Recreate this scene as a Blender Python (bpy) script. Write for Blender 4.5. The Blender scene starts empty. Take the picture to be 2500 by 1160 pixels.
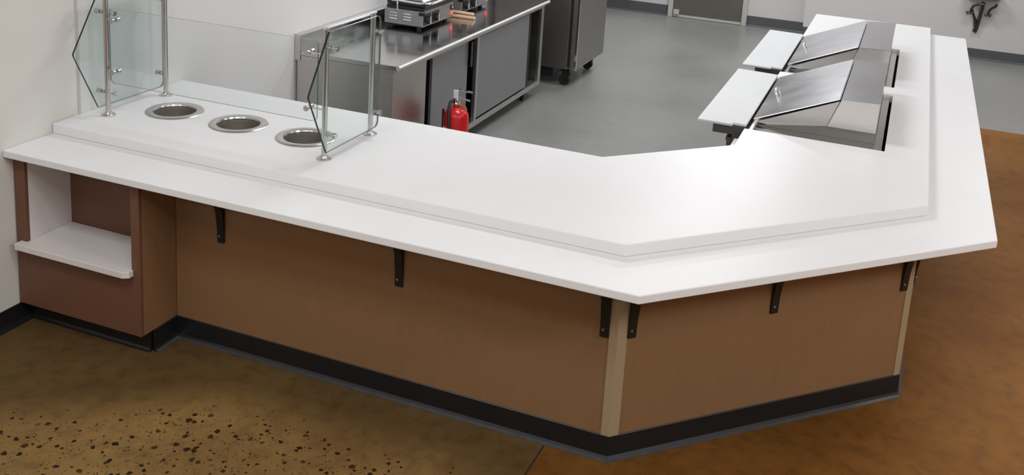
import bpy, bmesh, math, random
from mathutils import Vector, Matrix
from mathutils.geometry import tessellate_polygon
random.seed(7)
scene = bpy.context.scene
C = scene.collection

# ------------------------------------------------------------------ camera
cam_d = bpy.data.cameras.new('camera'); cam = bpy.data.objects.new('camera', cam_d); C.objects.link(cam)
cam.location = (3.6652, -3.2511, 2.5000)
cam.rotation_euler = (1.3509, -0.0597, 0.3761)
cam_d.sensor_fit = 'HORIZONTAL'; cam_d.sensor_width = 36.0
cam_d.lens = 2511.87 / 2500 * 36.0
cam_d.shift_x = (1250 - 1268.04) / 2500
cam_d.shift_y = (86.87 - 580) / 2500
cam_d.clip_start = 0.05; cam_d.clip_end = 60
scene.camera = cam

# ------------------------------------------------------------------ world, lamps, exposure
world = bpy.data.worlds.new('world'); scene.world = world; world.use_nodes = True
world.node_tree.nodes['Background'].inputs[0].default_value = (0.9, 0.95, 1, 1)
world.node_tree.nodes['Background'].inputs[1].default_value = 0.05
vs = scene.view_settings
vs.view_transform = 'Standard'; vs.look = 'None'; vs.gamma = 1.0; vs.use_curve_mapping = False
vs.exposure = -0.08

CEIL = 3.2
def troffer_or_fill(x, y, power, sx=1.2, sy=0.6, col=(0.965, 0.985, 1.0)):
    d = bpy.data.lights.new('ceiling_troffer_or_fill', 'AREA'); d.shape = 'RECTANGLE'; d.size = sx; d.size_y = sy
    d.energy = power; d.color = col
    o = bpy.data.objects.new('ceiling_troffer_or_fill', d); C.objects.link(o); o.location = (x, y, CEIL - 0.02)
    return o
for x, y, pw in ((1.7, 2.5, 46), (2.1, 5.0, 32), (2.1, 7.6, 62), (0.9, 8.6, 7), (4.9, 2.6, 10), (4.9, 5.0, 14), (4.9, 7.6, 34),  # the weak far-corner light is added to lift the far floor
                 (1.3, -1.6, 37), (3.9, -2.4, 42), (6.6, -0.8, 120), (1.3, -4.2, 24), (3.9, -4.6, 38), (7.0, 2.8, 42)):  # dining side, unseen: added as fill for the fronts and right floor
    troffer_or_fill(x, y, pw)

# ------------------------------------------------------------------ materials
def new_mat(name):
    m = bpy.data.materials.new(name); m.use_nodes = True
    nt = m.node_tree; b = nt.nodes['Principled BSDF']
    return m, nt, b
def N(nt, typ, **kw):
    n = nt.nodes.new(typ)
    for k, v in kw.items(): setattr(n, k, v)
    return n
def ramp(nt, fac, stops):
    r = N(nt, 'ShaderNodeValToRGB'); e = r.color_ramp.elements
    while len(e) < len(stops): e.new(0.5)
    for i, (p, c) in enumerate(stops):
        e[i].position = p; e[i].color = (c[0], c[1], c[2], 1) if isinstance(c, (tuple, list)) else (c, c, c, 1)
    nt.links.new(fac, r.inputs[0]); return r.outputs[0]
def noise(nt, scale, detail=4, rough=0.55, vec=None, stretch=None):
    n = N(nt, 'ShaderNodeTexNoise'); n.inputs['Scale'].default_value = scale
    n.inputs['Detail'].default_value = detail; n.inputs['Roughness'].default_value = rough
    if vec is None:
        tc = N(nt, 'ShaderNodeTexCoord'); vec = tc.outputs['Object']
    if stretch:
        mp = N(nt, 'ShaderNodeMapping'); mp.inputs['Scale'].default_value = stretch
        nt.links.new(vec, mp.inputs[0]); vec = mp.outputs[0]
    nt.links.new(vec, n.inputs['Vector']); return n.outputs[0]
def simple(name, col, rough=0.5, metal=0.0, var=0.06, scale=6, stretch=None, bump=0.0, spec=0.5, rvar=0.0):
    m, nt, b = new_mat(name)
    n = noise(nt, scale, stretch=stretch)
    c0 = tuple(max(0, c * (1 - var)) for c in col); c1 = tuple(min(1, c * (1 + var)) for c in col)
    nt.links.new(ramp(nt, n, [(0.3, c0), (0.7, c1)]), b.inputs['Base Color'])
    b.inputs['Roughness'].default_value = rough; b.inputs['Metallic'].default_value = metal
    b.inputs['Specular IOR Level'].default_value = spec
    if rvar:
        nt.links.new(ramp(nt, n, [(0.3, rough - rvar), (0.7, rough + rvar)]), b.inputs['Roughness'])
    if bump:
        bp = N(nt, 'ShaderNodeBump'); bp.inputs['Strength'].default_value = bump; bp.inputs['Distance'].default_value = 0.01
        nt.links.new(n, bp.inputs['Height']); nt.links.new(bp.outputs[0], b.inputs['Normal'])
    return m

M = {}
M['solid_white'] = simple('solid_white', (0.79, 0.79, 0.80), 0.33, var=0.012, scale=3, spec=0.22)
M['shelf_white'] = simple('shelf_white', (0.74, 0.70, 0.68), 0.35, var=0.02, scale=5)
M['board_white'] = simple('board_white', (0.62, 0.63, 0.64), 0.55, var=0.01, scale=8, spec=0.15)
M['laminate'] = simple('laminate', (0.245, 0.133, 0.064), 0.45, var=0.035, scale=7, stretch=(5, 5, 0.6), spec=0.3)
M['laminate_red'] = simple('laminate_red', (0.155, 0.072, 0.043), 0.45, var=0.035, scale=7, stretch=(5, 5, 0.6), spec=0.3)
M['corner_tan'] = simple('corner_tan', (0.36, 0.27, 0.165), 0.4, var=0.04)
M['cove_black'] = simple('cove_black', (0.010, 0.010, 0.011), 0.38, var=0.1)
M['cove_toe'] = simple('cove_toe', (0.05, 0.053, 0.056), 0.25, var=0.15, scale=15, spec=0.8)
M['cove_grey'] = simple('cove_grey', (0.085, 0.09, 0.098), 0.5, var=0.08)
M['black_steel'] = simple('black_steel', (0.008, 0.008, 0.008), 0.45, var=0.1)
M['paint_grey'] = simple('paint_grey', (0.72, 0.70, 0.665), 0.6, var=0.02, scale=2, bump=0.03)
M['paint_far'] = simple('paint_far', (0.62, 0.60, 0.595), 0.55, var=0.02, scale=2, bump=0.03)
M['frp_white'] = simple('frp_white', (0.74, 0.725, 0.725), 0.42, var=0.015, scale=2)
M['frp_trim'] = simple('frp_trim', (0.55, 0.55, 0.54), 0.4)
M['ceiling_white'] = simple('ceiling_white', (0.86, 0.86, 0.86), 0.8)
M['wall_dining'] = simple('wall_dining', (0.42, 0.40, 0.37), 0.7)
M['steel'] = simple('steel', (0.58, 0.565, 0.545), 0.34, 1.0, var=0.025, scale=4, stretch=(1, 1, 6), rvar=0.02)
M['steel_top'] = simple('steel_top', (0.60, 0.60, 0.59), 0.16, 1.0, var=0.06, scale=4, rvar=0.06)
M['steel_lid'] = simple('steel_lid', (0.59, 0.595, 0.63), 0.24, 1.0, var=0.03, scale=3, rvar=0.04)
M['steel_side'] = simple('steel_side', (0.74, 0.72, 0.69), 0.33, 1.0, var=0.03, scale=4, rvar=0.02)
M['satin_edge'] = simple('satin_edge', (0.78, 0.77, 0.75), 0.45, 0.9, var=0.03)
M['steel_dull'] = simple('steel_dull', (0.36, 0.35, 0.34), 0.38, 1.0, var=0.05, scale=5, stretch=(1, 1, 5))
M['chrome'] = simple('chrome', (0.80, 0.80, 0.79), 0.10, 1.0, var=0.02)
M['tube_steel'] = simple('tube_steel', (0.58, 0.57, 0.55), 0.27, 1.0, var=0.03)
M['steel_shaded'] = simple('steel_shaded', (0.085, 0.08, 0.07), 0.4, 0.6, var=0.08)  # prep table steel with the shade below the board put into its colour
M['dark_inside'] = simple('dark_inside', (0.012, 0.012, 0.012), 0.7)
M['well_inside'] = simple('well_inside', (0.30, 0.27, 0.24), 0.5, 0.8, var=0.06, scale=10)
M['black_plastic'] = simple('black_plastic', (0.010, 0.010, 0.011), 0.35)
M['rubber'] = simple('rubber', (0.015, 0.014, 0.014), 0.55)
M['red_paint'] = simple('red_paint', (0.52, 0.012, 0.014), 0.22, var=0.05)
M['tag_brown'] = simple('tag_brown', (0.28, 0.15, 0.06), 0.6)
M['label_white'] = simple('label_white', (0.75, 0.73, 0.70), 0.5)
M['wood_pale'] = simple('wood_pale', (0.72, 0.50, 0.34), 0.5, var=0.12, scale=12, stretch=(0.3, 6, 6))
M['wood_brown'] = simple('wood_brown', (0.16, 0.10, 0.07), 0.45, var=0.2, scale=8, stretch=(0.4, 4, 4))
M['iron'] = simple('iron', (0.10, 0.085, 0.075), 0.3, 0.85, var=0.25, scale=40)
M['door_dark'] = simple('door_dark', (0.115, 0.11, 0.092), 0.42, var=0.05)
M['door_frame'] = simple('door_frame', (0.50, 0.49, 0.46), 0.45)
M['fridge_side'] = simple('fridge_side', (0.24, 0.225, 0.215), 0.38, 0.9, var=0.04, scale=3)
M['grey_panel'] = simple('grey_panel', (0.32, 0.32, 0.33), 0.42, 0.7, var=0.02, scale=3)

def glow(name, col, s):
    m, nt, b = new_mat(name); b.inputs['Base Color'].default_value = (*col, 1)
    b.inputs['Emission Color'].default_value = (*col, 1); b.inputs['Emission Strength'].default_value = s
    n = noise(nt, 5); b.inputs['Roughness'].default_value = 0.3
    return m
M['pilot_red'] = glow('pilot_red', (0.9, 0.07, 0.04), 1.6)

def glass(name, tint, edge=False):
    m = bpy.data.materials.new(name); m.use_nodes = True; nt = m.node_tree
    for n in list(nt.nodes): nt.nodes.remove(n)
    out = N(nt, 'ShaderNodeOutputMaterial'); mix = N(nt, 'ShaderNodeMixShader')
    tr = N(nt, 'ShaderNodeBsdfTransparent'); gl = N(nt, 'ShaderNodeBsdfGlossy')
    tr.inputs[0].default_value = (*tint, 1); gl.inputs['Roughness'].default_value = 0.02
    lw = N(nt, 'ShaderNodeLayerWeight'); lw.inputs['Blend'].default_value = 0.5
    pw = N(nt, 'ShaderNodeMath', operation='POWER'); pw.inputs[1].default_value = 5
    nt.links.new(lw.outputs['Facing'], pw.inputs[0])
    sc = N(nt, 'ShaderNodeMath', operation='MULTIPLY_ADD'); sc.inputs[1].default_value = 0.96; sc.inputs[2].default_value = 0.04
    nt.links.new(pw.outputs[0], sc.inputs[0]); nt.links.new(sc.outputs[0], mix.inputs[0]); nt.links.new(tr.outputs[0], mix.inputs[1]); nt.links.new(gl.outputs[0], mix.inputs[2])
    nt.links.new(mix.outputs[0], out.inputs[0]); return m
M['glass'] = glass('glass', (0.945, 0.976, 0.970))
M['glass_clear'] = glass('glass_clear', (0.968, 0.983, 0.984))
M['glass_edge_dark'] = simple('glass_edge_dark', (0.015, 0.022, 0.022), 0.15)
M['glass_edge'] = simple('glass_edge', (0.17, 0.21, 0.205), 0.12)

# brown stained concrete: warm mottling, exposed dark aggregate chips, redder slab right of the control joint
def concrete():
    m, nt, b = new_mat('concrete_brown')
    tc = N(nt, 'ShaderNodeTexCoord'); obj = tc.outputs['Object']
    sep = N(nt, 'ShaderNodeSeparateXYZ'); nt.links.new(obj, sep.inputs[0])
    n1 = noise(nt, 1.3, 6, 0.6, obj); n2 = noise(nt, 13, 8, 0.65, obj)
    ochre = ramp(nt, n1, [(0.3, (0.085, 0.048, 0.018)), (0.7, (0.130, 0.079, 0.029))])
    red = ramp(nt, n1, [(0.32, (0.112, 0.043, 0.007)), (0.68, (0.165, 0.072, 0.016))])
    gt = N(nt, 'ShaderNodeMath', operation='GREATER_THAN'); gt.inputs[1].default_value = 2.545
    nt.links.new(sep.outputs['X'], gt.inputs[0])
    mx = N(nt, 'ShaderNodeMix', data_type='RGBA'); nt.links.new(gt.outputs[0], mx.inputs[0])
    nt.links.new(ochre, mx.inputs[6]); nt.links.new(red, mx.inputs[7])
    mul = N(nt, 'ShaderNodeMix', data_type='RGBA', blend_type='MULTIPLY'); mul.inputs[0].default_value = 1
    nt.links.new(mx.outputs[2], mul.inputs[6])
    nt.links.new(ramp(nt, n2, [(0.28, 0.66), (0.5, 0.96), (0.75, 1.12)]), mul.inputs[7])
    # the red slab gets paler towards the right
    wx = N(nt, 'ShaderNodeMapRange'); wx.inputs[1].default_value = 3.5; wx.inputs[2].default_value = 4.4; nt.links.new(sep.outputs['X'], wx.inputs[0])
    pale_right = N(nt, 'ShaderNodeMix', data_type='RGBA', blend_type='MULTIPLY'); nt.links.new(wx.outputs[0], pale_right.inputs[0])
    nt.links.new(mul.outputs[2], pale_right.inputs[6]); pale_right.inputs[7].default_value = (1.9, 2.0, 2.5, 1); mul = pale_right
    # aggregate chips
    wv = N(nt, 'ShaderNodeTexVoronoi'); wv.inputs['Scale'].default_value = 34; wv.inputs['Randomness'].default_value = 1
    warp = N(nt, 'ShaderNodeTexNoise'); warp.inputs['Scale'].default_value = 60; nt.links.new(obj, warp.inputs['Vector'])
    addv = N(nt, 'ShaderNodeMix', data_type='RGBA', blend_type='ADD'); addv.inputs[0].default_value = 0.022
    nt.links.new(obj, addv.inputs[6]); nt.links.new(warp.outputs[1], addv.inputs[7])
    nt.links.new(addv.outputs[2], wv.inputs['Vector'])
    wn = N(nt, 'ShaderNodeSeparateColor'); nt.links.new(wv.outputs['Color'], wn.inputs[0])
    # chip radius depends on the cell
    rad = N(nt, 'ShaderNodeMapRange'); rad.inputs[1].default_value = 0.22; rad.inputs[2].default_value = 1.0
    rad.inputs[3].default_value = 0.0; rad.inputs[4].default_value = 0.46
    nt.links.new(wn.outputs[0], rad.inputs[0])
    # exposed patch: worn area towards the dining side
    pn = noise(nt, 2.2, 3, 0.5, obj)
    e1 = N(nt, 'ShaderNodeMath', operation='MULTIPLY_ADD'); e1.inputs[1].default_value = 0.75; e1.inputs[2].default_value = -0.82
    nt.links.new(sep.outputs['X'], e1.inputs[0])
    e2 = N(nt, 'ShaderNodeMath', operation='MINIMUM'); e2.inputs[1].default_value = 0.08; nt.links.new(e1.outputs[0], e2.inputs[0])
    e3 = N(nt, 'ShaderNodeMath', operation='SUBTRACT'); nt.links.new(sep.outputs['Y'], e3.inputs[0]); nt.links.new(e2.outputs[0], e3.inputs[1])
    py = N(nt, 'ShaderNodeMapRange'); py.inputs[1].default_value = 0.04; py.inputs[2].default_value = -0.26
    nt.links.new(e3.outputs[0], py.inputs[0])
    px = N(nt, 'ShaderNodeMapRange'); px.inputs[1].default_value = 2.5; px.inputs[2].default_value = 2.2
    nt.links.new(sep.outputs['X'], px.inputs[0])
    pm = N(nt, 'ShaderNodeMath', operation='MULTIPLY'); nt.links.new(py.outputs[0], pm.inputs[0]); nt.links.new(px.outputs[0], pm.inputs[1])
    pm2 = N(nt, 'ShaderNodeMath', operation='MULTIPLY'); nt.links.new(pm.outputs[0], pm2.inputs[0])
    nt.links.new(ramp(nt, pn, [(0.25, 0.75), (0.6, 1.05)]), pm2.inputs[1])
    rr = N(nt, 'ShaderNodeMath', operation='MULTIPLY'); nt.links.new(rad.outputs[0], rr.inputs[0]); nt.links.new(pm2.outputs[0], rr.inputs[1])
    lt = N(nt, 'ShaderNodeMath', operation='LESS_THAN'); nt.links.new(wv.outputs['Distance'], lt.inputs[0]); nt.links.new(rr.outputs[0], lt.inputs[1])
    # a second, finer generation of chips
    v2 = N(nt, 'ShaderNodeTexVoronoi'); v2.inputs['Scale'].default_value = 85; nt.links.new(addv.outputs[2], v2.inputs['Vector'])
    c2 = N(nt, 'ShaderNodeSeparateColor'); nt.links.new(v2.outputs['Color'], c2.inputs[0])
    r2 = N(nt, 'ShaderNodeMapRange'); r2.inputs[1].default_value = 0.5; r2.inputs[2].default_value = 1.0; r2.inputs[3].default_value = 0.0; r2.inputs[4].default_value = 0.45
    nt.links.new(c2.outputs[0], r2.inputs[0])
    m2 = N(nt, 'ShaderNodeMath', operation='MULTIPLY'); nt.links.new(r2.outputs[0], m2.inputs[0]); nt.links.new(pm2.outputs[0], m2.inputs[1])
    l2 = N(nt, 'ShaderNodeMath', operation='LESS_THAN'); nt.links.new(v2.outputs['Distance'], l2.inputs[0]); nt.links.new(m2.outputs[0], l2.inputs[1])
    l2h = N(nt, 'ShaderNodeMath', operation='MULTIPLY'); l2h.inputs[1].default_value = 0.7; nt.links.new(l2.outputs[0], l2h.inputs[0])
    lmax = N(nt, 'ShaderNodeMath', operation='MAXIMUM'); nt.links.new(lt.outputs[0], lmax.inputs[0]); nt.links.new(l2h.outputs[0], lmax.inputs[1])
    chip = ramp(nt, wn.outputs[1], [(0.0, (0.016, 0.009, 0.005)), (0.6, (0.035, 0.018, 0.008)), (0.8, (0.06, 0.03, 0.012)), (1.0, (0.22, 0.15, 0.07))])
    fin = N(nt, 'ShaderNodeMix', data_type='RGBA'); nt.links.new(lmax.outputs[0], fin.inputs[0])
    # the ground patch is also paler than the sealed concrete
    pale = N(nt, 'ShaderNodeMix', data_type='RGBA', blend_type='MULTIPLY'); nt.links.new(pm2.outputs[0], pale.inputs[0])
    nt.links.new(mul.outputs[2], pale.inputs[6]); pale.inputs[7].default_value = (2.1, 2.08, 1.95, 1)
    nt.links.new(pale.outputs[2], fin.inputs[6]); nt.links.new(chip, fin.inputs[7])
    nt.links.new(fin.outputs[2], b.inputs['Base Color'])
    nt.links.new(ramp(nt, n2, [(0.3, 0.5), (0.7, 0.65)]), b.inputs['Roughness'])
    b.inputs['Specular IOR Level'].default_value = 0.12
    return m
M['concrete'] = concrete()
def epoxy():
    m, nt, b = new_mat('epoxy_grey')
    n1 = noise(nt, 0.9, 2, 0.45); n2 = noise(nt, 9, 5, 0.55)
    mul = N(nt, 'ShaderNodeMix', data_type='RGBA', blend_type='MULTIPLY'); mul.inputs[0].default_value = 1
    nt.links.new(ramp(nt, n1, [(0.2, (0.215, 0.217, 0.208)), (0.8, (0.290, 0.290, 0.278))]), mul.inputs[6])
    nt.links.new(ramp(nt, n2, [(0.3, 0.94), (0.7, 1.04)]), mul.inputs[7])
    nt.links.new(mul.outputs[2], b.inputs['Base Color'])
    nt.links.new(ramp(nt, n1, [(0.15, 0.28), (0.85, 0.42)]), b.inputs['Roughness'])
    return m
M['epoxy'] = epoxy()

# ------------------------------------------------------------------ mesh helpers
class MB:
    def __init__(s): s.v = []; s.f = []; s.m = []
    def add(s, vs, fs, mi=0):
        o = len(s.v); s.v += [tuple(p) for p in vs]
        for f in fs: s.f.append([i + o for i in f]); s.m.append(mi)
        return s
    def box(s, x0, x1, y0, y1, z0, z1, mi=0):
        return s.add([(x0, y0, z0), (x1, y0, z0), (x1, y1, z0), (x0, y1, z0), (x0, y0, z1), (x1, y0, z1), (x1, y1, z1), (x0, y1, z1)],
                     [(0, 3, 2, 1), (4, 5, 6, 7), (0, 1, 5, 4), (1, 2, 6, 5), (2, 3, 7, 6), (3, 0, 4, 7)], mi)
    def prism(s, poly, a0, a1, axis='z', holes=(), mi=0, side_mi=None):
        """polygon (with holes) extruded along an axis; x -> poly is (y,z); y -> poly is (x,z); z -> poly is (x,y)"""
        def mk(p, a):
            return {'z': (p[0], p[1], a), 'y': (p[0], a, p[1]), 'x': (a, p[0], p[1])}[axis]
        loops = [list(poly)] + [list(h) for h in holes]
        flat = [p for l in loops for p in l]
        n = len(flat)
        vs = [mk(p, a0) for p in flat] + [mk(p, a1) for p in flat]
        fs = []; ms = []
        if len(loops) == 1:
            fs.append(list(range(n))[::-1]); fs.append([i + n for i in range(n)]); ms += [mi, mi]
        else:
            tris = tessellate_polygon([[Vector((p[0], p[1], 0)) for p in l] for l in loops])
            for t in tris:
                fs.append(list(t)[::-1]); fs.append([i + n for i in t]); ms += [mi, mi]
        o = 0
        for l in loops:
            k = len(l)
            for i in range(k):
                j = (i + 1) % k
                fs.append([o + i, o + j, n + o + j, n + o + i]); ms.append(mi if side_mi is None else side_mi)
            o += k
        b = len(s.v); s.v += vs
        for f, q in zip(fs, ms): s.f.append([i + b for i in f]); s.m.append(q)
        return s
    def tube(s, path, r, seg=12, cap=True, mi=0):
        pts = [Vector(p) for p in path]; n = len(pts); rs = r if isinstance(r, (list, tuple)) else [r] * n
        T = []
        for i in range(n):
            a = pts[max(i - 1, 0)]; b = pts[min(i + 1, n - 1)]; T.append((b - a).normalized())
        up = Vector((0, 0, 1)) if abs(T[0].z) < 0.9 else Vector((1, 0, 0))
        u = T[0].cross(up).normalized(); vs = []
        for i in range(n):
            u = (u - T[i] * u.dot(T[i])).normalized(); w = T[i].cross(u)
            for k in range(seg):
                a = 2 * math.pi * k / seg; vs.append(pts[i] + (u * math.cos(a) + w * math.sin(a)) * rs[i])
        fs = []
        for i in range(n - 1):
            for k in range(seg):
                k2 = (k + 1) % seg; fs.append((i * seg + k, i * seg + k2, (i + 1) * seg + k2, (i + 1) * seg + k))
        if cap:
            fs.append(list(range(seg))[::-1]); fs.append([(n - 1) * seg + k for k in range(seg)])
        return s.add(vs, fs, mi)
    def lathe(s, prof, cx, cy, seg=32, close=False, mi=0):
        vs = []; fs = []; n = len(prof)
        for r, z in prof:
            for k in range(seg):
                a = 2 * math.pi * k / seg; vs.append((cx + r * math.cos(a), cy + r * math.sin(a), z))
        for i in range(n - 1 + (1 if close else 0)):
            i2 = (i + 1) % n
            for k in range(seg):
                k2 = (k + 1) % seg; fs.append((i * seg + k, i * seg + k2, i2 * seg + k2, i2 * seg + k))
        if not close:
            if prof[0][0] > 1e-6: fs.append([k for k in range(seg)][::-1])
            if prof[-1][0] > 1e-6: fs.append([(n - 1) * seg + k for k in range(seg)])
        return s.add(vs, fs, mi)
    def build(s, name, mats, parent=None, origin=None, bevel=0.0, smooth=False, segs=2):
        if origin is None: origin = root_loc(parent) if parent is not None else Vector((0, 0, 0))
        origin = Vector(origin)
        me = bpy.data.meshes.new(name); me.from_pydata([Vector(p) - origin for p in s.v], [], s.f); me.update()
        for m in (mats if isinstance(mats, (list, tuple)) else [mats]): me.materials.append(M[m])
        for p, k in zip(me.polygons, s.m): p.material_index = k
        bm = bmesh.new(); bm.from_mesh(me); bmesh.ops.recalc_face_normals(bm, faces=bm.faces); bm.to_mesh(me); bm.free()
        o = bpy.data.objects.new(name, me); C.objects.link(o)
        if parent is not None: o.parent = parent
        else: o.location = origin
        if bevel:
            b = o.modifiers.new('bevel', 'BEVEL'); b.width = bevel; b.segments = segs; b.limit_method = 'ANGLE'; b.angle_limit = math.radians(40)
        if smooth:
            for p in me.polygons: p.use_smooth = True
            bm = bmesh.new(); bm.from_mesh(me)
            for e in bm.edges:
                if len(e.link_faces) == 2 and e.calc_face_angle(0) > math.radians(38): e.smooth = False
            bm.to_mesh(me); bm.free()
        return o
def root_loc(o):
    while o.parent is not None: o = o.parent
    return o.location.copy()
def thing(name, loc, label, cat, group=None):
    o = bpy.data.objects.new(name, None); C.objects.link(o); o.location = loc; o.empty_display_size = 0.1
    return tag(o, label, cat, group)
def tag(o, label, cat, group=None):
    o['label'] = label; o['category'] = cat
    if group: o['group'] = group
    return o
def struct(o): o['kind'] = 'structure'; return o
def copy_tree(o, parent=None):
    c = o.copy(); C.objects.link(c); c.parent = parent
    for ch in list(o.children): copy_tree(ch, c)
    return c
def offset_line(pts, d):
    """mitred offset of an open polyline to the right-hand side by d"""
    out = []; n = len(pts)
    for i in range(n):
        ns = []
        for a, b in ((i - 1, i), (i, i + 1)):
            if a >= 0 and b < n:
                dx, dy = pts[b][0] - pts[a][0], pts[b][1] - pts[a][1]; l = math.hypot(dx, dy); ns.append((dy / l, -dx / l))
        if len(ns) == 1: nx, ny = ns[0]; k = 1
        else:
            nx, ny = ns[0][0] + ns[1][0], ns[0][1] + ns[1][1]; l = math.hypot(nx, ny); nx /= l; ny /= l
            k = 1 / (nx * ns[0][0] + ny * ns[0][1])
        out.append((pts[i][0] + nx * d * k, pts[i][1] + ny * d * k))
    return out
def cove(pts, h, mb, toe=0.024, t=0.005):
    """cove base: sheet with a flared toe, swept along a polyline (room on the right-hand side)"""
    prof = [(0, 0), (toe, 0), (toe, 0.002), (t + 0.006, 0.008), (t, 0.018), (t, h - 0.002), (t - 0.002, h), (0, h)]
    rows = [[(p[0], p[1], z) for p in offset_line(pts, d)] for d, z in prof]
    n = len(pts); vs = [p for r in rows for p in r]; k = len(prof)
    b = len(mb.v); mb.v += vs
    for i in range(k):
        j = (i + 1) % k
        for q in range(n - 1):
            mb.f.append([b + i * n + q, b + i * n + q + 1, b + j * n + q + 1, b + j * n + q]); mb.m.append(1 if i in (1, 2) else 0)
    mb.f.append([b + i * n for i in range(k)]); mb.m.append(0)
    mb.f.append([b + i * n + n - 1 for i in range(k)][::-1]); mb.m.append(0)
    return mb
def circle(cx, cy, r, n=40): return [(cx + r * math.cos(2 * math.pi * i / n), cy + r * math.sin(2 * math.pi * i / n)) for i in range(n)]
def rounded(pts, rad, idx, n=5):
    """round the corners listed in idx of a 2-D polygon"""
    out = []; L = len(pts)
    for i, p in enumerate(pts):
        if i not in idx: out.append(p); continue
        P = Vector(p); a = (Vector(pts[i - 1]) - P); b = (Vector(pts[(i + 1) % L]) - P)
        A = P + a.normalized() * rad; B = P + b.normalized() * rad
        for k in range(n + 1):
            t = k / n; q = A * (1 - t) ** 2 + P * 2 * t * (1 - t) + B * t ** 2; out.append((q.x, q.y))
    return out

# ------------------------------------------------------------------ the setting
ZL, ZU = 0.864, 0.9135
X1, Y0, Y1 = 9.0, -6.0, 9.5
FB = 6.265                    # edge between grey kitchen floor and brown concrete
# grey epoxy behind the counter and beyond FB, brown concrete in front
inner = [(0.0, 0.8), (2.60, 0.8), (3.40, 1.6), (3.40, FB), (X1, FB), (X1, Y1 + 0.1), (0.0, Y1 + 0.1)]
outer = [(0.0, Y0), (X1, Y0), (X1, FB), (3.40, FB), (3.40, 1.6), (2.60, 0.8), (0.0, 0.8)]
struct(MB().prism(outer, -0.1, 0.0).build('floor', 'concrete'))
struct(MB().prism(inner, -0.1, 0.0).build('floor_kitchen', 'epoxy'))
fl = bpy.data.objects['floor']
MB().box(2.542, 2.548, Y0, 0.29, 0.0, 0.0008).build('control_joint', 'rubber', fl)
w = struct(MB().box(-0.12, 0, Y0, Y1 + 0.1, 0, CEIL).build('wall_left', 'paint_grey'))
MB().box(0, 0.003, 0.462, Y1, 0.0, CEIL - 0.01).build('wall_panel', 'frp_white', w)
MB().box(0, 0.006, 0.452, 0.464, 0.0, CEIL - 0.01).build('panel_trim', 'frp_trim', w, bevel=0.002)
wb = MB()
wb.box(-0.12, 0.84, Y1, Y1 + 0.12, 0, CEIL); wb.box(1.83, 2.53, Y1, Y1 + 0.12, 0, CEIL); wb.box(0.84, 1.83, Y1, Y1 + 0.12, 2.12, CEIL)
struct(wb.build('wall_back', 'paint_far'))
struct(MB().box(2.53, X1, 9.3, Y1 + 0.12, 0, CEIL).build('wall_back_bay', 'paint_far'))
struct(MB().box(X1, X1 + 0.12, Y0, Y1, 0, CEIL).build('wall_right', 'wall_dining'))
struct(MB().box(0, X1, Y0 - 0.12, Y0, 0, CEIL).build('wall_front', 'wall_dining'))
struct(MB().box(-0.12, X1 + 0.12, Y0 - 0.12, Y1 + 0.12, CEIL, CEIL + 0.1).build('ceiling', 'ceiling_white'))
def base_run(name, pts, h, mats): return struct(cove(pts, h, MB()).build(name, mats))
base_run('baseboard_left', [(0.0, Y0), (0.0, 0.118)], 0.098, ['cove_black', 'cove_black'])
base_run('baseboard_back', [(0.003, Y1), (0.838, Y1)], 0.135, ['cove_grey', 'cove_grey'])
base_run('baseboard_back_center', [(1.832, Y1), (2.53, Y1)], 0.13, ['cove_grey', 'cove_grey'])
base_run('baseboard_back_bay', [(2.53, 9.3), (X1, 9.3)], 0.118, ['cove_grey', 'cove_grey'])
# door in the far wall
dr = struct(MB().box(0.905, 1.765, 9.47, 9.515, 0.035, 2.04).build('door_1', 'door_dark', bevel=0.003))
fm = MB(); fm.box(0.838, 0.90, 9.455, 9.60, 0, 2.10); fm.box(1.77, 1.832, 9.455, 9.60, 0, 2.10); fm.box(0.90, 1.77, 9.455, 9.60, 2.045, 2.10)
fm.build('door_frame', 'door_frame', dr, bevel=0.004)
MB().box(0.905, 1.765, 9.462, 9.50, 0.006, 0.036).build('door_sweep', 'door_frame', dr)
MB().box(0.915, 0.985, 9.43, 9.47, 0.04, 0.10).build('door_hinge_cover', 'door_frame', dr, bevel=0.004)
MB().tube([(1.70, 9.47, 1.0), (1.70, 9.41, 1.0), (1.60, 9.41, 1.0)], 0.011).build('door_handle', 'chrome', dr, smooth=True)

# ------------------------------------------------------------------ counter
OV = 0.2845
A = (2.801, OV); B = (3.851, 1.334); EY = 5.744
base = thing('service_counter', (2.4, 0.6, 0), 'brown laminate base wrapping the chamfered corner under the white service counter', 'counter base')
MB().prism([(0.715, OV), (A[0], OV), (A[0] - 0.0083, OV + 0.02), (0.715, OV + 0.02)], 0.0, ZL - 0.034).build('front_panel', 'laminate', base)
q = 0.02
MB().prism([A, B, (B[0] - q, B[1] + q * 0.414), (A[0] - q * 0.414, A[1] + q)], 0.0, ZL - 0.034).build('angled_panel', 'laminate', base)
MB().prism([B, (B[0], EY - 0.03), (B[0] - q, EY - 0.03), (B[0] - q, B[1] + q * 0.414)], 0.0, ZL - 0.034).build('side_panel', 'laminate', base)
MB().box(3.0, 3.775, EY - 0.05, EY - 0.03, 0, ZL).build('end_panel', 'laminate', base)
MB().box(3.0, 3.02, 4.73, EY - 0.05, 0, ZL).build('end_panel', 'laminate', base)
MB().box(3.02, 3.775, 4.73, 4.75, 0, ZL).build('end_panel', 'laminate', base)
MB().prism([(0.72, 1.16), (2.408, 1.16), (2.935, 1.69), (2.935, 2.0), (2.915, 2.0), (2.915, 1.698), (2.40, 1.18), (0.72, 1.18)], 0.0, ZL).build('kitchen_panel', 'shelf_white', base)
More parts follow.
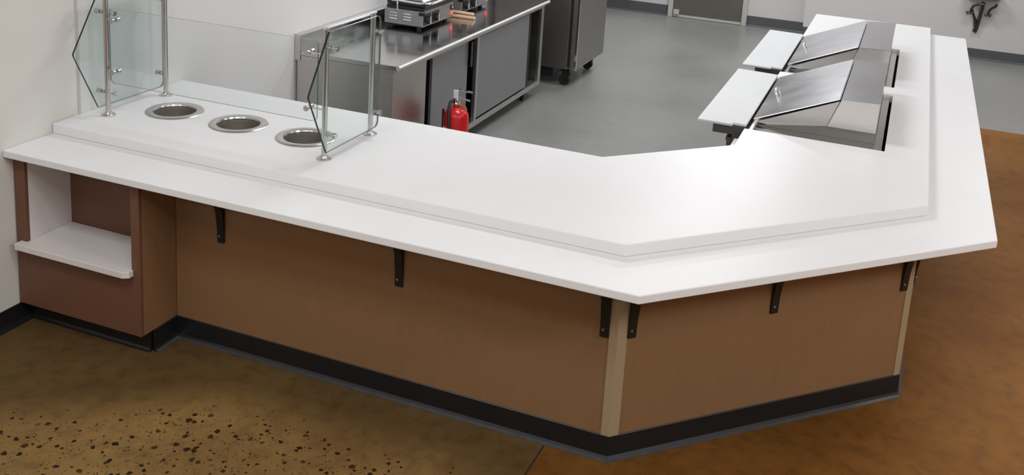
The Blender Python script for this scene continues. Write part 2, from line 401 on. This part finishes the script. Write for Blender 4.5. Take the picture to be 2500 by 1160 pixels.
# tan corner guards
def guard(P, d1, d2, w1, w2, name='corner_guard'):
    t = 0.003
    pts_out = offset_line([(P[0] + d1[0] * w1, P[1] + d1[1] * w1), P, (P[0] + d2[0] * w2, P[1] + d2[1] * w2)], t)
    poly = [(P[0] + d1[0] * w1, P[1] + d1[1] * w1), P, (P[0] + d2[0] * w2, P[1] + d2[1] * w2)] + pts_out[::-1]
    MB().prism(poly, 0.105, ZL - 0.035).build(name, 'corner_tan', base)
s2 = math.sqrt(0.5)
guard(A, (-1, 0), (s2, s2), 0.032, 0.042)
guard(B, (-s2, -s2), (0, 1), 0.034, 0.034)
# cove base along the whole run
cv = cove([(0.715, 0.125), (0.715, OV), A, B, (B[0], EY - 0.03)], 0.105, MB())
cv.build('cove_base', ['cove_black', 'cove_toe'], base)
# black steel brackets carrying the ledge
def bracket_mesh():
    mb = MB()
    mb.prism([(0, 0.522), (-0.009, 0.522), (-0.014, 0.60), (-0.026, 0.68), (-0.06, 0.76), (-0.225, 0.816), (-0.225, 0.829), (0, 0.829)], -0.018, 0.018, 'x')
    return mb
bm0 = None
def bracket(x, y, rz):
    global bm0
    if bm0 is None:
        o = bracket_mesh().build('bracket', 'black_steel', base, origin=(0, 0, 0), bevel=0.0015, segs=1)
        bo = MB().tube([(-0.005, -0.010, 0.555), (-0.005, -0.014, 0.555)], 0.0055, 8).build('bolt', 'tube_steel', o, origin=(0, 0, 0))
        bm0 = o
    else:
        o = copy_tree(bm0, base)
    o.location = (x - base.location.x, y - base.location.y, 0); o.rotation_euler = (0, 0, rz)
    return o
for x in (0.966, 1.858, 2.750): bracket(x, OV, 0)
for d in (0.060, 0.733, 1.432): bracket(A[0] + d * s2, A[1] + d * s2, math.radians(45))
bracket(B[0], 1.40, math.radians(90))

# ledge (tray rail) and upper worktop
ledge = MB().prism([(0.0015, 0), (2.9354, 0), (4.143, 1.2076), (4.143, EY), (3.78, EY), (3.78, 1.36), (2.786, 0.366), (0.0015, 0.366)], ZL - 0.0337, ZL)
tag(ledge.build('tray_ledge', 'solid_white', origin=(2.4, 0.2, ZL - 0.0337), bevel=0.004),
    'lower white solid-surface ledge running around the outside of the counter', 'ledge')
wells = [(0.345, 0.731), (0.728, 0.727), (1.112, 0.721)]
top_poly = [(0.004, 0.2853), (2.8026, 0.2853), (3.8666, 1.3493), (3.8666, 5.765), (2.950, 5.765), (2.950, 4.692), (3.656, 4.692), (3.656, 3.452),
            (2.950, 3.452), (2.950, 3.246), (3.656, 3.246), (3.656, 2.046), (2.952, 2.046), (2.9535, 1.734), (2.4266, 1.2073), (0.004, 1.2073)]
tag(MB().prism(top_poly, ZL, ZU, holes=[circle(x, y, 0.122) for x, y in wells]).build('worktop', 'solid_white', origin=(2.4, 0.7, ZL), bevel=0.004),
    'raised white solid-surface worktop with angled corner and three round cut-outs', 'countertop')

# open cubby cabinet at the wall end
cab = thing('cubby_cabinet', (0.36, 0.2, 0), 'brown laminate cubby cabinet with open shelf under the ledge beside the left wall', 'cabinet')
F0 = 0.05; zt = ZL - 0.0345
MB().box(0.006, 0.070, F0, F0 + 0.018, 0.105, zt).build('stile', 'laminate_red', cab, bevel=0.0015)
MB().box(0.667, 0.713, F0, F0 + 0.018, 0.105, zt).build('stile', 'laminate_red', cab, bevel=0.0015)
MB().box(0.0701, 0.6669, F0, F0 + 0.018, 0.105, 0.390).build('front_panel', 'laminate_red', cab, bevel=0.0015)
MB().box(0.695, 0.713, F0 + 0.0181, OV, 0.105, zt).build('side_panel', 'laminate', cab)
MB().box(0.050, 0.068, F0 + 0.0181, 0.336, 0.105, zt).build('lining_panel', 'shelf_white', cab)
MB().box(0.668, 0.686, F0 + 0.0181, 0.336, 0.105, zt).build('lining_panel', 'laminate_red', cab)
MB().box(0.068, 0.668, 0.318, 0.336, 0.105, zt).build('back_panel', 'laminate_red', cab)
sh = MB().prism([(0.036, 0.006), (0.650, 0.006), (0.678, 0.022), (0.678, F0 - 0.001), (0.666, F0 - 0.001), (0.666, 0.317), (0.0695, 0.317), (0.0695, F0 - 0.001), (0.036, F0 - 0.001)], 0.391, 0.421)
sh.build('shelf', 'shelf_white', cab, bevel=0.002)
MB().box(0.006, 0.705, 0.12, 0.136, 0.0, 0.105).build('toe_kick', 'cove_black', cab)
cove([(0.006, 0.12), (0.705, 0.12)], 0.10, MB(), toe=0.012).build('cove_base', ['cove_black', 'cove_black'], cab)

# ------------------------------------------------------------------ three drop-in wells
WL = ('round stainless drop-in well nearest the left wall', 'round stainless drop-in well in the middle of the three', 'round stainless drop-in well beside the right glass end panel')
w0 = thing('drop_in_well', (wells[0][0], wells[0][1], ZU), WL[0], 'food well', 'round drop-in wells in the white counter')
cx, cy = wells[0]
MB().lathe([(0.101, ZU - 0.004), (0.104, ZU + 0.004), (0.112, ZU + 0.0075), (0.128, ZU + 0.0078), (0.137, ZU + 0.006), (0.1415, ZU + 0.0008), (0.121, ZU + 0.0006), (0.121, ZU - 0.01), (0.103, ZU - 0.01)], cx, cy, 56, close=True).build('rim', 'tube_steel', w0, smooth=True)
MB().lathe([(0.103, ZU - 0.004), (0.100, ZU - 0.02), (0.099, ZU - 0.17), (0.090, ZU - 0.185), (0.0, ZU - 0.187), (0.0, ZU - 0.19), (0.092, ZU - 0.19), (0.102, ZU - 0.172), (0.1045, ZU - 0.02)], cx, cy, 48, close=True).build('basin', 'well_inside', w0, smooth=True)
for k in (1, 2):
    c = copy_tree(w0); c.location = (wells[k][0], wells[k][1], ZU); c['label'] = WL[k]

# ------------------------------------------------------------------ glass sneeze guard
sg = thing('sneeze_guard', (0.73, 0.72, ZU), 'clear glass sneeze guard on four steel posts over the three round wells', 'sneeze guard')
GX = (0.1245, 1.341); GY = (0.516, 0.928); PT = 1.507
for gx in GX:
    for gy in GY:
        p = MB().tube([(gx, gy, ZU + 0.004), (gx, gy, PT)], 0.0127, 16).build('post', 'tube_steel', sg, smooth=True)
        MB().lathe([(0.034, ZU), (0.034, ZU + 0.004), (0.020, ZU + 0.008), (0.016, ZU + 0.016), (0.0, ZU + 0.016)], gx, gy, 24).build('flange', 'tube_steel', p, smooth=True)
for gx in GX:
    MB().box(gx - 0.012, gx + 0.012, GY[0] - 0.014, GY[1] + 0.014, PT, PT + 0.012).build('top_rail', 'chrome', sg, bevel=0.003)
# end panes: pointed towards the customer side
EP = rounded([(0.482, 0.956), (0.332, 1.247), (0.490, 1.503), (0.945, 1.503), (0.945, 0.956)], 0.035, (3, 4))
EP = rounded(EP, 0.012, (1,))
for gx, sgn in ((GX[0] - 0.030, -1), (GX[1] + 0.029, 1)):
    pane = MB().prism(EP, gx - 0.0048, gx + 0.0048, 'x', side_mi=1)
    # the two sloping front edges read dark, the other edges pale
    for i, f in enumerate(pane.f):
        if pane.m[i] == 1:
            ys = [pane.v[j][1] for j in f]
            zs = [pane.v[j][2] for j in f]
            if max(ys) < 0.495: pane.m[i] = 2
    pane.build('end_pane', ['glass', 'glass_edge', 'glass_edge_dark'], sg)
FPp = rounded([(0.146, 1.080), (1.302, 1.080), (1.302, 1.450), (0.146, 1.450)], 0.028, (0, 1, 2, 3))
FY = GY[0]
MB().prism(FPp, FY - 0.004, FY + 0.004, 'y', side_mi=1).build('front_pane', ['glass_clear', 'glass_edge'], sg)
# stand-off clamps
def clamp_y(xp, xc, z):     # disc clamp holding the front pane, on an arm from the post
    mb = MB(); mb.tube([(xp, FY, z), (xc, FY, z)], 0.004, 8)
    mb.tube([(xc, FY - 0.026, z), (xc, FY - 0.022, z), (xc, FY - 0.004, z)], [0.0125, 0.0135, 0.009], 14)
    mb.tube([(xc, FY + 0.004, z), (xc, FY + 0.022, z), (xc, FY + 0.026, z)], [0.009, 0.0135, 0.0125], 14)
    mb.build('pane_clamp', 'tube_steel', sg, smooth=True)
def clamp_x(xp, yp, xe, z, sgn):   # clamp holding an end pane
    mb = MB(); mb.tube([(xp, yp, z), (xe, yp, z)], 0.004, 8)
    mb.tube([(xe - sgn * 0.016, yp, z), (xe - sgn * 0.005, yp, z)], [0.008, 0.012], 14)
    mb.tube([(xe + sgn * 0.005, yp, z), (xe + sgn * 0.026, yp, z), (xe + sgn * 0.030, yp, z)], [0.009, 0.0135, 0.0125], 14)
    mb.build('pane_clamp', 'tube_steel', sg, smooth=True)
for z in (1.393, 1.140):
    clamp_y(GX[0], 0.178, z); clamp_y(GX[1], 1.258, z)
for gy in GY:
    for z in (1.425, 1.030):
        clamp_x(GX[0], gy, GX[0] - 0.030, z, -1)
        clamp_x(GX[1], gy, GX[1] + 0.029, z, 1)
# short stub clamps on the inner side of the left front post
for z in (1.425, 1.030):
    mb = MB(); mb.tube([(GX[0], GY[0], z), (GX[0] + 0.05, GY[0], z)], 0.004, 8)
    mb.tube([(GX[0] + 0.03, GY[0], z), (GX[0] + 0.055, GY[0], z), (GX[0] + 0.058, GY[0], z)], [0.008, 0.0125, 0.011], 12)
    mb.build('stub_clamp', 'tube_steel', sg, smooth=True)

# ------------------------------------------------------------------ sandwich prep tables in the right wing
def make_prep():
    y0, y1 = 2.062, 3.232
    t = thing('prep_table', (3.28, 2.65, 0), 'nearer stainless prep table with sloping lid set into the counter wing', 'prep table', 'stainless prep tables in the counter wing')
    MB().box(2.888, 3.598, y0, y1, 0.12, 0.862).build('body', 'steel_shaded', t, bevel=0.003)
    for ya, yb in ((y0 + 0.01, (y0 + y1) / 2 - 0.004), ((y0 + y1) / 2 + 0.004, y1 - 0.01)):
        d = MB().box(2.862, 2.887, ya, yb, 0.16, 0.84).build('door', 'steel_shaded', t, bevel=0.003)
        MB().box(2.842, 2.862, ya + 0.1, yb - 0.1, 0.79, 0.815).build('handle', 'steel_shaded', d, bevel=0.003)
    for x in (2.94, 3.56):
        for y in (y0 + 0.08, y1 - 0.08):
            MB().tube([(x, y, 0.0), (x, y, 0.12)], [0.022, 0.026], 12).build('leg', 'steel_dull', t, smooth=True)
    MB().box(2.953, 3.641, y0 - 0.008, y1 + 0.008, 0.8625, 0.893).build('deck', 'steel_top', t, bevel=0.003)
    MB().box(2.785, 2.951, y0 - 0.004, y1 + 0.004, 0.863, 0.916).build('board_rail', 'steel_shaded', t, bevel=0.003)
    h0, h1 = 2.205, 3.222
    # low plinth under the hood, its shadow put in as a darker finish
    MB().prism([(2.985, 0.8935), (3.604, 0.8935), (3.600, 0.948), (3.355, 0.948), (3.05, 0.905)], h0 + 0.006, h1 - 0.006, 'y').build('hood_plinth', 'fridge_side', t)
    # triangular cheeks under the lid
    for ya, yb in ((h0 + 0.004, h0 + 0.012), (h1 - 0.012, h1 - 0.004)):
        MB().prism([(2.985, 0.912), (3.05, 0.906), (3.354, 0.949), (3.405, 1.093)], ya, yb, 'y').build('cheek', 'steel', t)
    hb = MB().prism([(3.356, 0.949), (3.600, 0.949), (3.6015, 1.106), (3.411, 1.100)], h0 - 0.001, h1 + 0.001, 'y')
    hb.build('hood', 'steel_side', t, bevel=0.002)
    MB().prism([(3.412, 1.1005), (3.605, 1.1065), (3.605, 1.1115), (3.412, 1.1055)], h0 - 0.004, h1 + 0.004, 'y').build('hood_top', 'steel_lid', t)
    # sloping lid: a thin sheet with folded edges
    dx, dz = 3.411 - 2.976, 1.103 - 0.919
    l = math.hypot(dx, dz); nx, nz = -dz / l, dx / l
    a = (2.976, 0.921); b = (3.409, 1.103)
    lid = MB().prism([a, b, (b[0] + nx * 0.008, b[1] + nz * 0.008), (a[0] + nx * 0.008, a[1] + nz * 0.008)], h0 - 0.004, h1 + 0.004, 'y').build('lid', 'steel_lid', t, bevel=0.0038)
    ym = (h0 + h1) / 2; hx = 3.035; hz = 0.921 + (hx - 2.976) * dz / dx
    def lp(u, y, h): return (hx + u * dx / l + nx * (0.008 + h), y, hz + u * dz / l + nz * (0.008 + h))
    path = [lp(0, ym - 0.05, 0), lp(0, ym - 0.05, 0.018), lp(0, ym - 0.042, 0.028), lp(0, ym - 0.02, 0.032), lp(0, ym + 0.02, 0.032), lp(0, ym + 0.042, 0.028), lp(0, ym + 0.05, 0.018), lp(0, ym + 0.05, 0)]
    MB().tube(path, 0.0075, 10).build('handle', 'chrome', lid, smooth=True)
    return t
DP = 1.418
prep = make_prep()
p2 = copy_tree(prep); p2.location.y += DP; p2['label'] = 'farther stainless prep table with sloping lid near the far counter end'
bd = MB().prism([(2.704, 2.030), (2.892, 2.030), (2.892, 2.058), (2.9600, 2.058), (2.9600, 3.278), (2.704, 3.300)], 0.9165, 0.931).build('cutting_board', 'board_white', origin=(2.83, 2.66, 0.9165), bevel=0.004)
tag(bd, 'white plastic cutting board along the nearer prep table', 'cutting board', 'white cutting boards')
b2 = bd.copy(); C.objects.link(b2); b2.location.y += DP; b2['label'] = 'white plastic cutting board along the farther prep table'

# ------------------------------------------------------------------ stainless work table with sliding doors
wt = thing('work_table', (0.38, 3.67, 0), 'long stainless work table with sliding doors standing along the left wall', 'work table')
TY0, TY1, TZ = 2.30, 5.07, 0.865
tp = MB().prism([(0.05, TZ - 0.028), (0.05, TZ), (0.752, TZ), (0.766, TZ - 0.004), (0.772, TZ - 0.014), (0.766, TZ - 0.026), (0.752, TZ - 0.030)], TY0, TY1, 'y').build('table_top', 'steel_top', wt, bevel=0.002)
MB().tube([(0.762, TY0 - 0.001, TZ - 0.013), (0.762, TY1 + 0.001, TZ - 0.013)], 0.0145, 14).build('bullnose_edge', 'satin_edge', wt, smooth=True)
MB().box(0.051, 0.731, TY0 + 0.004, TY1 - 0.004, TZ - 0.062, TZ - 0.031).build('apron', 'steel', wt)
bs = MB().prism([(0.004, 0.80), (0.049, 0.80), (0.049, 0.966), (0.028, 0.974), (0.004, 0.974)], TY0 - 0.001, TY1, 'y').build('backsplash', 'steel_top', wt, bevel=0.002)
MB().box(0.02, 0.70, TY0 + 0.008, TY0 + 0.026, 0.13, TZ - 0.0625).build('end_panel', 'steel', wt, bevel=0.002)
MB().box(0.02, 0.70, TY1 - 0.036, TY1 - 0.018, 0.13, TZ - 0.0625).build('end_panel', 'steel', wt, bevel=0.002)
MB().box(0.02, 0.035, TY0 + 0.027, TY1 - 0.037, 0.13, TZ - 0.0625).build('rear_panel', 'dark_inside', wt)
MB().box(0.036, 0.69, TY0 + 0.027, TY1 - 0.037, 0.13, 0.145).build('bottom_shelf', 'dark_inside', wt)
for y0, y1 in ((2.303, 2.60), (3.613, 3.650), (4.992, 5.05)):
    if y1 - y0 > 0.2: MB().box(0.703, 0.730, y0 + 0.001, 2.77, 0.11, TZ - 0.063).build('front_panel', 'steel', wt, bevel=0.002)
    else: MB().box(0.703, 0.733, y0, y1, 0.105, TZ - 0.063).build('front_post', 'steel', wt, bevel=0.002)
MB().box(0.40, 0.41, TY0 + 0.03, TY1 - 0.04, 0.146, TZ - 0.064).build('inner_divider', 'dark_inside', wt)
MB().box(0.690, 0.712, 2.90, 3.492, 0.15, 0.795).build('sliding_door', 'grey_panel', wt, bevel=0.002)
MB().box(0.712, 0.7295, 3.652, 4.70, 0.165, 0.797).build('sliding_door', 'grey_panel', wt, bevel=0.002)
MB().box(0.685, 0.700, 4.60, 4.83, 0.165, 0.797).build('rear_door', 'dark_inside', wt)
MB().box(0.660, 0.734, 3.651, 4.991, 0.108, 0.150).build('bottom_rail', 'steel', wt, bevel=0.002)
MB().box(0.660, 0.734, 2.771, 3.612, 0.108, 0.150).build('bottom_rail', 'steel', wt, bevel=0.002)
MB().box(0.730, 0.736, 3.495, 3.528, 0.60, 0.79).build('door_pull', 'black_plastic', wt)
for x in (0.12, 0.655):
    for y in (2.40, 3.63, 4.83):
        MB().tube([(x, y, 0.0), (x, y, 0.02), (x, y, 0.13)], [0.016, 0.02, 0.024], 12).build('leg', 'black_steel', wt, smooth=True)

# ------------------------------------------------------------------ contact grills on the table
def make_grill():
    y0, y1 = 3.30, 3.815; x0, x1 = 0.112, 0.427
    t = thing('contact_grill', (0.27, 3.56, TZ), 'nearer stainless contact grill with chrome handle on the work table', 'grill', 'contact grills on the work table')
    bdy = MB().box(x0, x1, y0, y1, 0.893, 1.004).build('body', 'grey_panel', t, bevel=0.004)
    for y in (y0 + 0.04, y1 - 0.04):
        for x in (x0 + 0.04, x1 - 0.05):
            MB().tube([(x, y, TZ), (x, y, 0.893)], 0.018, 12).build('foot', 'black_plastic', t, smooth=True)
    MB().box(x0 + 0.012, x1 - 0.012, y0 + 0.012, y1 - 0.012, 0.884, 0.8935).build('underside_shade', 'black_plastic', t)  # black sheet standing in for the shadow beneath the grill
    MB().box(x0 + 0.01, x1 - 0.002, y0 + 0.012, y1 - 0.012, 1.004, 1.030).build('lower_plate', 'black_plastic', t, bevel=0.004)
    up = MB().box(x0 + 0.01, x1 + 0.008, y0 + 0.014, y1 - 0.014, 1.034, 1.062).build('upper_plate', 'black_plastic', t, bevel=0.005)
    MB().prism([(x0 + 0.005, 1.062), (x1 - 0.02, 1.062), (x1 - 0.05, 1.105), (x0 + 0.03, 1.110)], y0 + 0.05, y1 - 0.05, 'y').build('cover', 'steel', up, bevel=0.006)
    h = [(x0 + 0.02, y0 - 0.004, 1.072), (x1 - 0.03, y0 - 0.006, 1.066), (x1 + 0.035, y0 - 0.003, 1.074), (x1 + 0.058, y0 + 0.012, 1.076), (x1 + 0.062, y0 + 0.05, 1.076),
         (x1 + 0.062, y1 - 0.05, 1.076), (x1 + 0.058, y1 - 0.012, 1.076), (x1 + 0.035, y1 + 0.003, 1.074), (x1 - 0.03, y1 + 0.006, 1.066), (x0 + 0.02, y1 + 0.004, 1.072)]
    MB().tube(h, 0.0085, 10).build('handle', 'chrome', t, smooth=True)
    MB().box(x0 + 0.10, x0 + 0.112, y0 - 0.004, y0 + 0.012, 0.998, 1.066).build('spring_arm', 'chrome', t)
    for cx_ in (x0 + 0.075, x0 + 0.190):
        for k in range(3):
            MB().prism([(cx_ - 0.032, 0.930 + k * 0.021), (cx_ + 0.032, 0.928 + k * 0.021), (cx_ + 0.030, 0.937 + k * 0.021), (cx_ - 0.030, 0.939 + k * 0.021)], y0 - 0.005, y0 + 0.001, 'y').build('vent_louver', 'chrome', bdy)
    MB().box(x1 - 0.035, x1 + 0.012, y0 - 0.004, y0 + 0.014, 0.975, 1.000).build('corner_stop', 'black_plastic', bdy, bevel=0.003)
    for yk in (y0 + 0.065, y0 + 0.205):
        kp = MB().box(x1, x1 + 0.004, yk - 0.055, yk + 0.055, 0.900, 0.985).build('dial_plate', 'black_plastic', bdy, bevel=0.001)
        MB().tube([(x1 + 0.004, yk, 0.94), (x1 + 0.020, yk, 0.94), (x1 + 0.030, yk, 0.94)], [0.030, 0.028, 0.025], 18).build('knob', 'black_plastic', kp, smooth=True)
        MB().box(x1 + 0.0302, x1 + 0.033, yk - 0.004, yk + 0.004, 0.916, 0.966).build('knob_pointer', 'label_white', kp)
    sw = MB().box(x1, x1 + 0.008, y1 - 0.052, y1 - 0.018, 0.950, 0.985).build('switch', 'black_plastic', bdy, bevel=0.002)
    MB().box(x1 + 0.008, x1 + 0.011, y1 - 0.042, y1 - 0.030, 0.962, 0.978).build('rocker', 'label_white', sw)
    MB().tube([(x1, y1 - 0.033, 0.926), (x1 + 0.010, y1 - 0.033, 0.926)], [0.015, 0.011], 14).build('pilot_light', 'pilot_red', bdy, smooth=True)
    return t
g1 = make_grill()
g2 = copy_tree(g1); g2.location.y += 0.675; g2['label'] = 'farther stainless contact grill, cut off by the top of the picture'
for (ya, yb, z, xa, xb, lab) in ((3.895, 3.905, TZ + 0.0135, 0.20, 0.575, 'lower pale wooden handle lying between the two contact grills'),
                                 (3.930, 3.925, TZ + 0.0375, 0.20, 0.555, 'upper pale wooden handle lying between the two contact grills')):
    o = MB().tube([(xa, ya, z), (xa + 0.1, ya, z), (xb - 0.06, yb, z), (xb - 0.006, yb, z), (xb, yb, z)], [0.010, 0.0125, 0.013, 0.013, 0.008], 12).build('wooden_handle', 'wood_pale', origin=(xa, ya, z), smooth=True)
    tag(o, lab, 'utensil', 'wooden handles between the grills')

# ------------------------------------------------------------------ fire extinguisher on the floor in front of the table
ex = thing('fire_extinguisher', (0.915, 2.88, 0), 'red fire extinguisher with black hose standing in front of the work table', 'fire extinguisher')
ex_x, ex_y = 0.915, 2.88
MB().lathe([(0.0, 0.0), (0.080, 0.0), (0.087, 0.008), (0.087, 0.405), (0.083, 0.432), (0.070, 0.458), (0.048, 0.476), (0.026, 0.484), (0.024, 0.50), (0.0, 0.50)], ex_x, ex_y, 36).build('cylinder', 'red_paint', ex, smooth=True)
MB().lathe([(0.0875, 0.0005), (0.0885, 0.002), (0.0885, 0.03), (0.0875, 0.032)], ex_x, ex_y, 36).build('base_ring', 'rubber', ex, smooth=True)
v = MB().lathe([(0.0, 0.498), (0.024, 0.498), (0.027, 0.508), (0.021, 0.520), (0.022, 0.548), (0.0, 0.556)], ex_x, ex_y, 18).build('valve', 'chrome', ex, smooth=True)
d = Vector((math.cos(0.55), math.sin(0.55), 0)); sd = Vector((-d.y, d.x, 0))
def ep(a, b, z): p = Vector((ex_x, ex_y, 0)) + d * a + sd * b; return (p.x, p.y, z)
def slab(mb, pts, w, th):
    for (a0, z0), (a1, z1) in zip(pts[:-1], pts[1:]):
        mb.add([ep(a0, -w, z0), ep(a1, -w, z1), ep(a1, w, z1), ep(a0, w, z0), ep(a0, -w, z0 + th), ep(a1, -w, z1 + th), ep(a1, w, z1 + th), ep(a0, w, z0 + th)],
               [(0, 3, 2, 1), (4, 5, 6, 7), (0, 1, 5, 4), (1, 2, 6, 5), (2, 3, 7, 6), (3, 0, 4, 7)])
    return mb
slab(MB(), [(-0.018, 0.549), (0.02, 0.548), (0.055, 0.530), (0.090, 0.520)], 0.013, 0.008).build('carry_handle', 'chrome', v)
slab(MB(), [(-0.026, 0.552), (-0.016, 0.588), (0.010, 0.600), (0.05, 0.588), (0.105, 0.580)], 0.013, 0.008).build('squeeze_lever', 'chrome', v)
MB().box(ex_x - 0.016, ex_x + 0.018, ex_y - 0.030, ex_y - 0.020, 0.548, 0.606).build('pull_pin', 'label_white', v, bevel=0.003)
MB().tube([(ex_x + 0.014, ex_y - 0.015, 0.528), (ex_x + 0.024, ex_y - 0.026, 0.528)], 0.015, 14).build('gauge', 'chrome', v, smooth=True)
hp = [(ex_x - 0.012, ex_y - 0.010, 0.528), (ex_x - 0.030, ex_y - 0.036, 0.522), (ex_x - 0.026, ex_y - 0.066, 0.490), (ex_x - 0.014, ex_y - 0.091, 0.435), (ex_x - 0.006, ex_y - 0.099, 0.33), (ex_x - 0.004, ex_y - 0.099, 0.20)]
MB().tube(hp, 0.0115, 12).build('hose', 'rubber', ex, smooth=True)
MB().tube([(ex_x - 0.004, ex_y - 0.100, 0.22), (ex_x - 0.004, ex_y - 0.102, 0.10), (ex_x - 0.004, ex_y - 0.106, 0.06)], [0.013, 0.015, 0.019], 12).build('nozzle', 'black_plastic', ex, smooth=True)
MB().tube([(ex_x - 0.093, ex_y - 0.012, 0.455), (ex_x - 0.091, ex_y - 0.010, 0.20)], 0.009, 10).build('hose_clip', 'rubber', ex, smooth=True)
lab = []   # curved label on the body
for k in range(9):
    a = math.radians(205 + k * 8); lab += [(ex_x + 0.0878 * math.cos(a), ex_y + 0.0878 * math.sin(a), 0.22), (ex_x + 0.0878 * math.cos(a), ex_y + 0.0878 * math.sin(a), 0.35)]
MB().add(lab, [(2 * i, 2 * i + 2, 2 * i + 3, 2 * i + 1) for i in range(8)]).build('label_sticker', 'label_white', ex)
tg = MB(); a0 = Vector((ex_x + 0.040, ex_y + 0.012, 0.515))
tg.add([(ex_x + 0.028, ex_y + 0.0, 0.525), (ex_x + 0.045, ex_y + 0.012, 0.53), (ex_x + 0.072, ex_y + 0.022, 0.465), (ex_x + 0.052, ex_y + 0.008, 0.455),
        (ex_x + 0.026, ex_y + 0.003, 0.525), (ex_x + 0.043, ex_y + 0.015, 0.53), (ex_x + 0.070, ex_y + 0.025, 0.465), (ex_x + 0.050, ex_y + 0.011, 0.455)],
       [(0, 1, 2, 3), (7, 6, 5, 4), (0, 4, 5, 1), (1, 5, 6, 2), (2, 6, 7, 3), (3, 7, 4, 0)]).build('inspection_tag', 'tag_brown', ex)

# ------------------------------------------------------------------ upright refrigerator
rf = thing('refrigerator', (0.5, 5.9, 0), 'tall dark stainless reach-in refrigerator on casters beyond the work table', 'refrigerator')
RY0, RY1 = 5.46, 6.34
MB().box(0.10, 0.840, RY0, RY1, 0.165, 2.05).build('body', 'fridge_side', rf, bevel=0.004)
MB().box(0.841, 0.858, RY0 + 0.012, RY1 - 0.012, 0.185, 2.02).build('gasket', 'rubber', rf)
rd = MB().box(0.859, 0.925, RY0 + 0.002, RY1 - 0.002, 0.160, 2.03).build('door', 'steel_dull', rf, bevel=0.012, segs=3)
MB().box(0.905, 0.929, RY0 - 0.001, RY0 + 0.014, 0.164, 2.026).build('edge_highlight', 'chrome', rd, bevel=0.003)  # bright strip standing in for the highlight on the door's bevelled corner
MB().box(0.925, 0.950, RY1 - 0.10, RY1 - 0.06, 0.95, 1.35).build('handle', 'chrome', rd, bevel=0.006)
MB().box(0.12, 0.70, RY0 + 0.03, RY1 - 0.03, 0.075, 0.1645).build('chassis', 'black_steel', rf)
for x in (0.18, 0.80):
    for y in (RY0 + 0.08, RY1 - 0.10):
        c = MB().tube([(x, y - 0.016, 0.052), (x, y + 0.016, 0.052)], 0.052, 18).build('caster', 'rubber', rf, smooth=True)
        fk = MB(); fk.box(x - 0.02, x + 0.045, y - 0.026, y - 0.018, 0.045, 0.145); fk.box(x - 0.02, x + 0.045, y + 0.018, y + 0.026, 0.045, 0.145); fk.box(x - 0.035, x + 0.05, y - 0.035, y + 0.035, 0.135, 0.1449)
        fk.build('caster_fork', 'black_steel', c)

# ------------------------------------------------------------------ wrought iron console bracket on the far wall
ib = thing('iron_bracket_shelf', (4.44, 9.29, 0.3), 'wrought iron scroll bracket carrying a brown shelf on the far wall', 'wall shelf')
MB().prism([(4.26, 9.299), (4.26, 9.20), (4.32, 9.13), (4.56, 9.13), (4.62, 9.20), (4.62, 9.299)], 0.71, 0.745).build('shelf', 'wood_brown', ib, bevel=0.005)
def scroll(pts, r, name):
    MB().tube(pts, r, 8).build(name, 'iron', ib, smooth=True)
cxs, wy = 4.425, 9.285
scroll([(cxs + 0.02, wy - 0.10, 0.662), (cxs + 0.022, wy - 0.05, 0.60), (cxs + 0.014, wy - 0.02, 0.50), (cxs + 0.006, wy - 0.008, 0.41), (cxs - 0.004, wy - 0.006, 0.335), (cxs - 0.014, wy - 0.012, 0.310), (cxs - 0.026, wy - 0.016, 0.320), (cxs - 0.024, wy - 0.016, 0.342)], [0.0210, 0.0210, 0.0196, 0.0182, 0.0182, 0.0168, 0.0140, 0.0168], 'stem')
def curl(cx, cz, s, y, n=10):
    return [(cx + s * 0.030 * math.cos(a) * (1 - 0.03 * k), y, cz + 0.022 * math.sin(a)) for k, a in enumerate([math.radians(0 - q * 22) for q in range(n)])]
scroll([(cxs + 0.03, wy - 0.12, 0.655), (cxs - 0.04, wy - 0.11, 0.640), (cxs - 0.075, wy - 0.09, 0.615), (cxs - 0.090, wy - 0.07, 0.575), (cxs - 0.092, wy - 0.06, 0.535)] + [(cxs - 0.092 - 0.030, wy - 0.06, 0.525), (cxs - 0.092 - 0.040, wy - 0.06, 0.545)], [0.0168, 0.0154, 0.0140, 0.0140, 0.0168, 0.0196, 0.0112], 'scroll')
scroll([(cxs - 0.092, wy - 0.06, 0.535), (cxs - 0.075, wy - 0.06, 0.527), (cxs - 0.066, wy - 0.06, 0.545)], [0.0168, 0.0182, 0.0098], 'curl')
scroll([(cxs + 0.16, wy - 0.12, 0.662), (cxs + 0.15, wy - 0.11, 0.640), (cxs + 0.115, wy - 0.09, 0.610), (cxs + 0.095, wy - 0.07, 0.575), (cxs + 0.090, wy - 0.06, 0.530), (cxs + 0.112, wy - 0.06, 0.520), (cxs + 0.124, wy - 0.06, 0.542)], [0.0168, 0.0154, 0.0140, 0.0140, 0.0168, 0.0196, 0.0098], 'scroll')
scroll([(cxs + 0.090, wy - 0.06, 0.530), (cxs + 0.070, wy - 0.06, 0.524), (cxs + 0.060, wy - 0.06, 0.542)], [0.0168, 0.0182, 0.0098], 'curl')
scroll([(cxs - 0.085, wy - 0.055, 0.60), (cxs - 0.06, wy - 0.03, 0.52), (cxs - 0.028, wy - 0.015, 0.44), (cxs - 0.018, wy - 0.012, 0.36), (cxs - 0.018, wy - 0.012, 0.33)], [0.0084, 0.0112, 0.0182, 0.0140, 0.0112], 'leaf_strap')
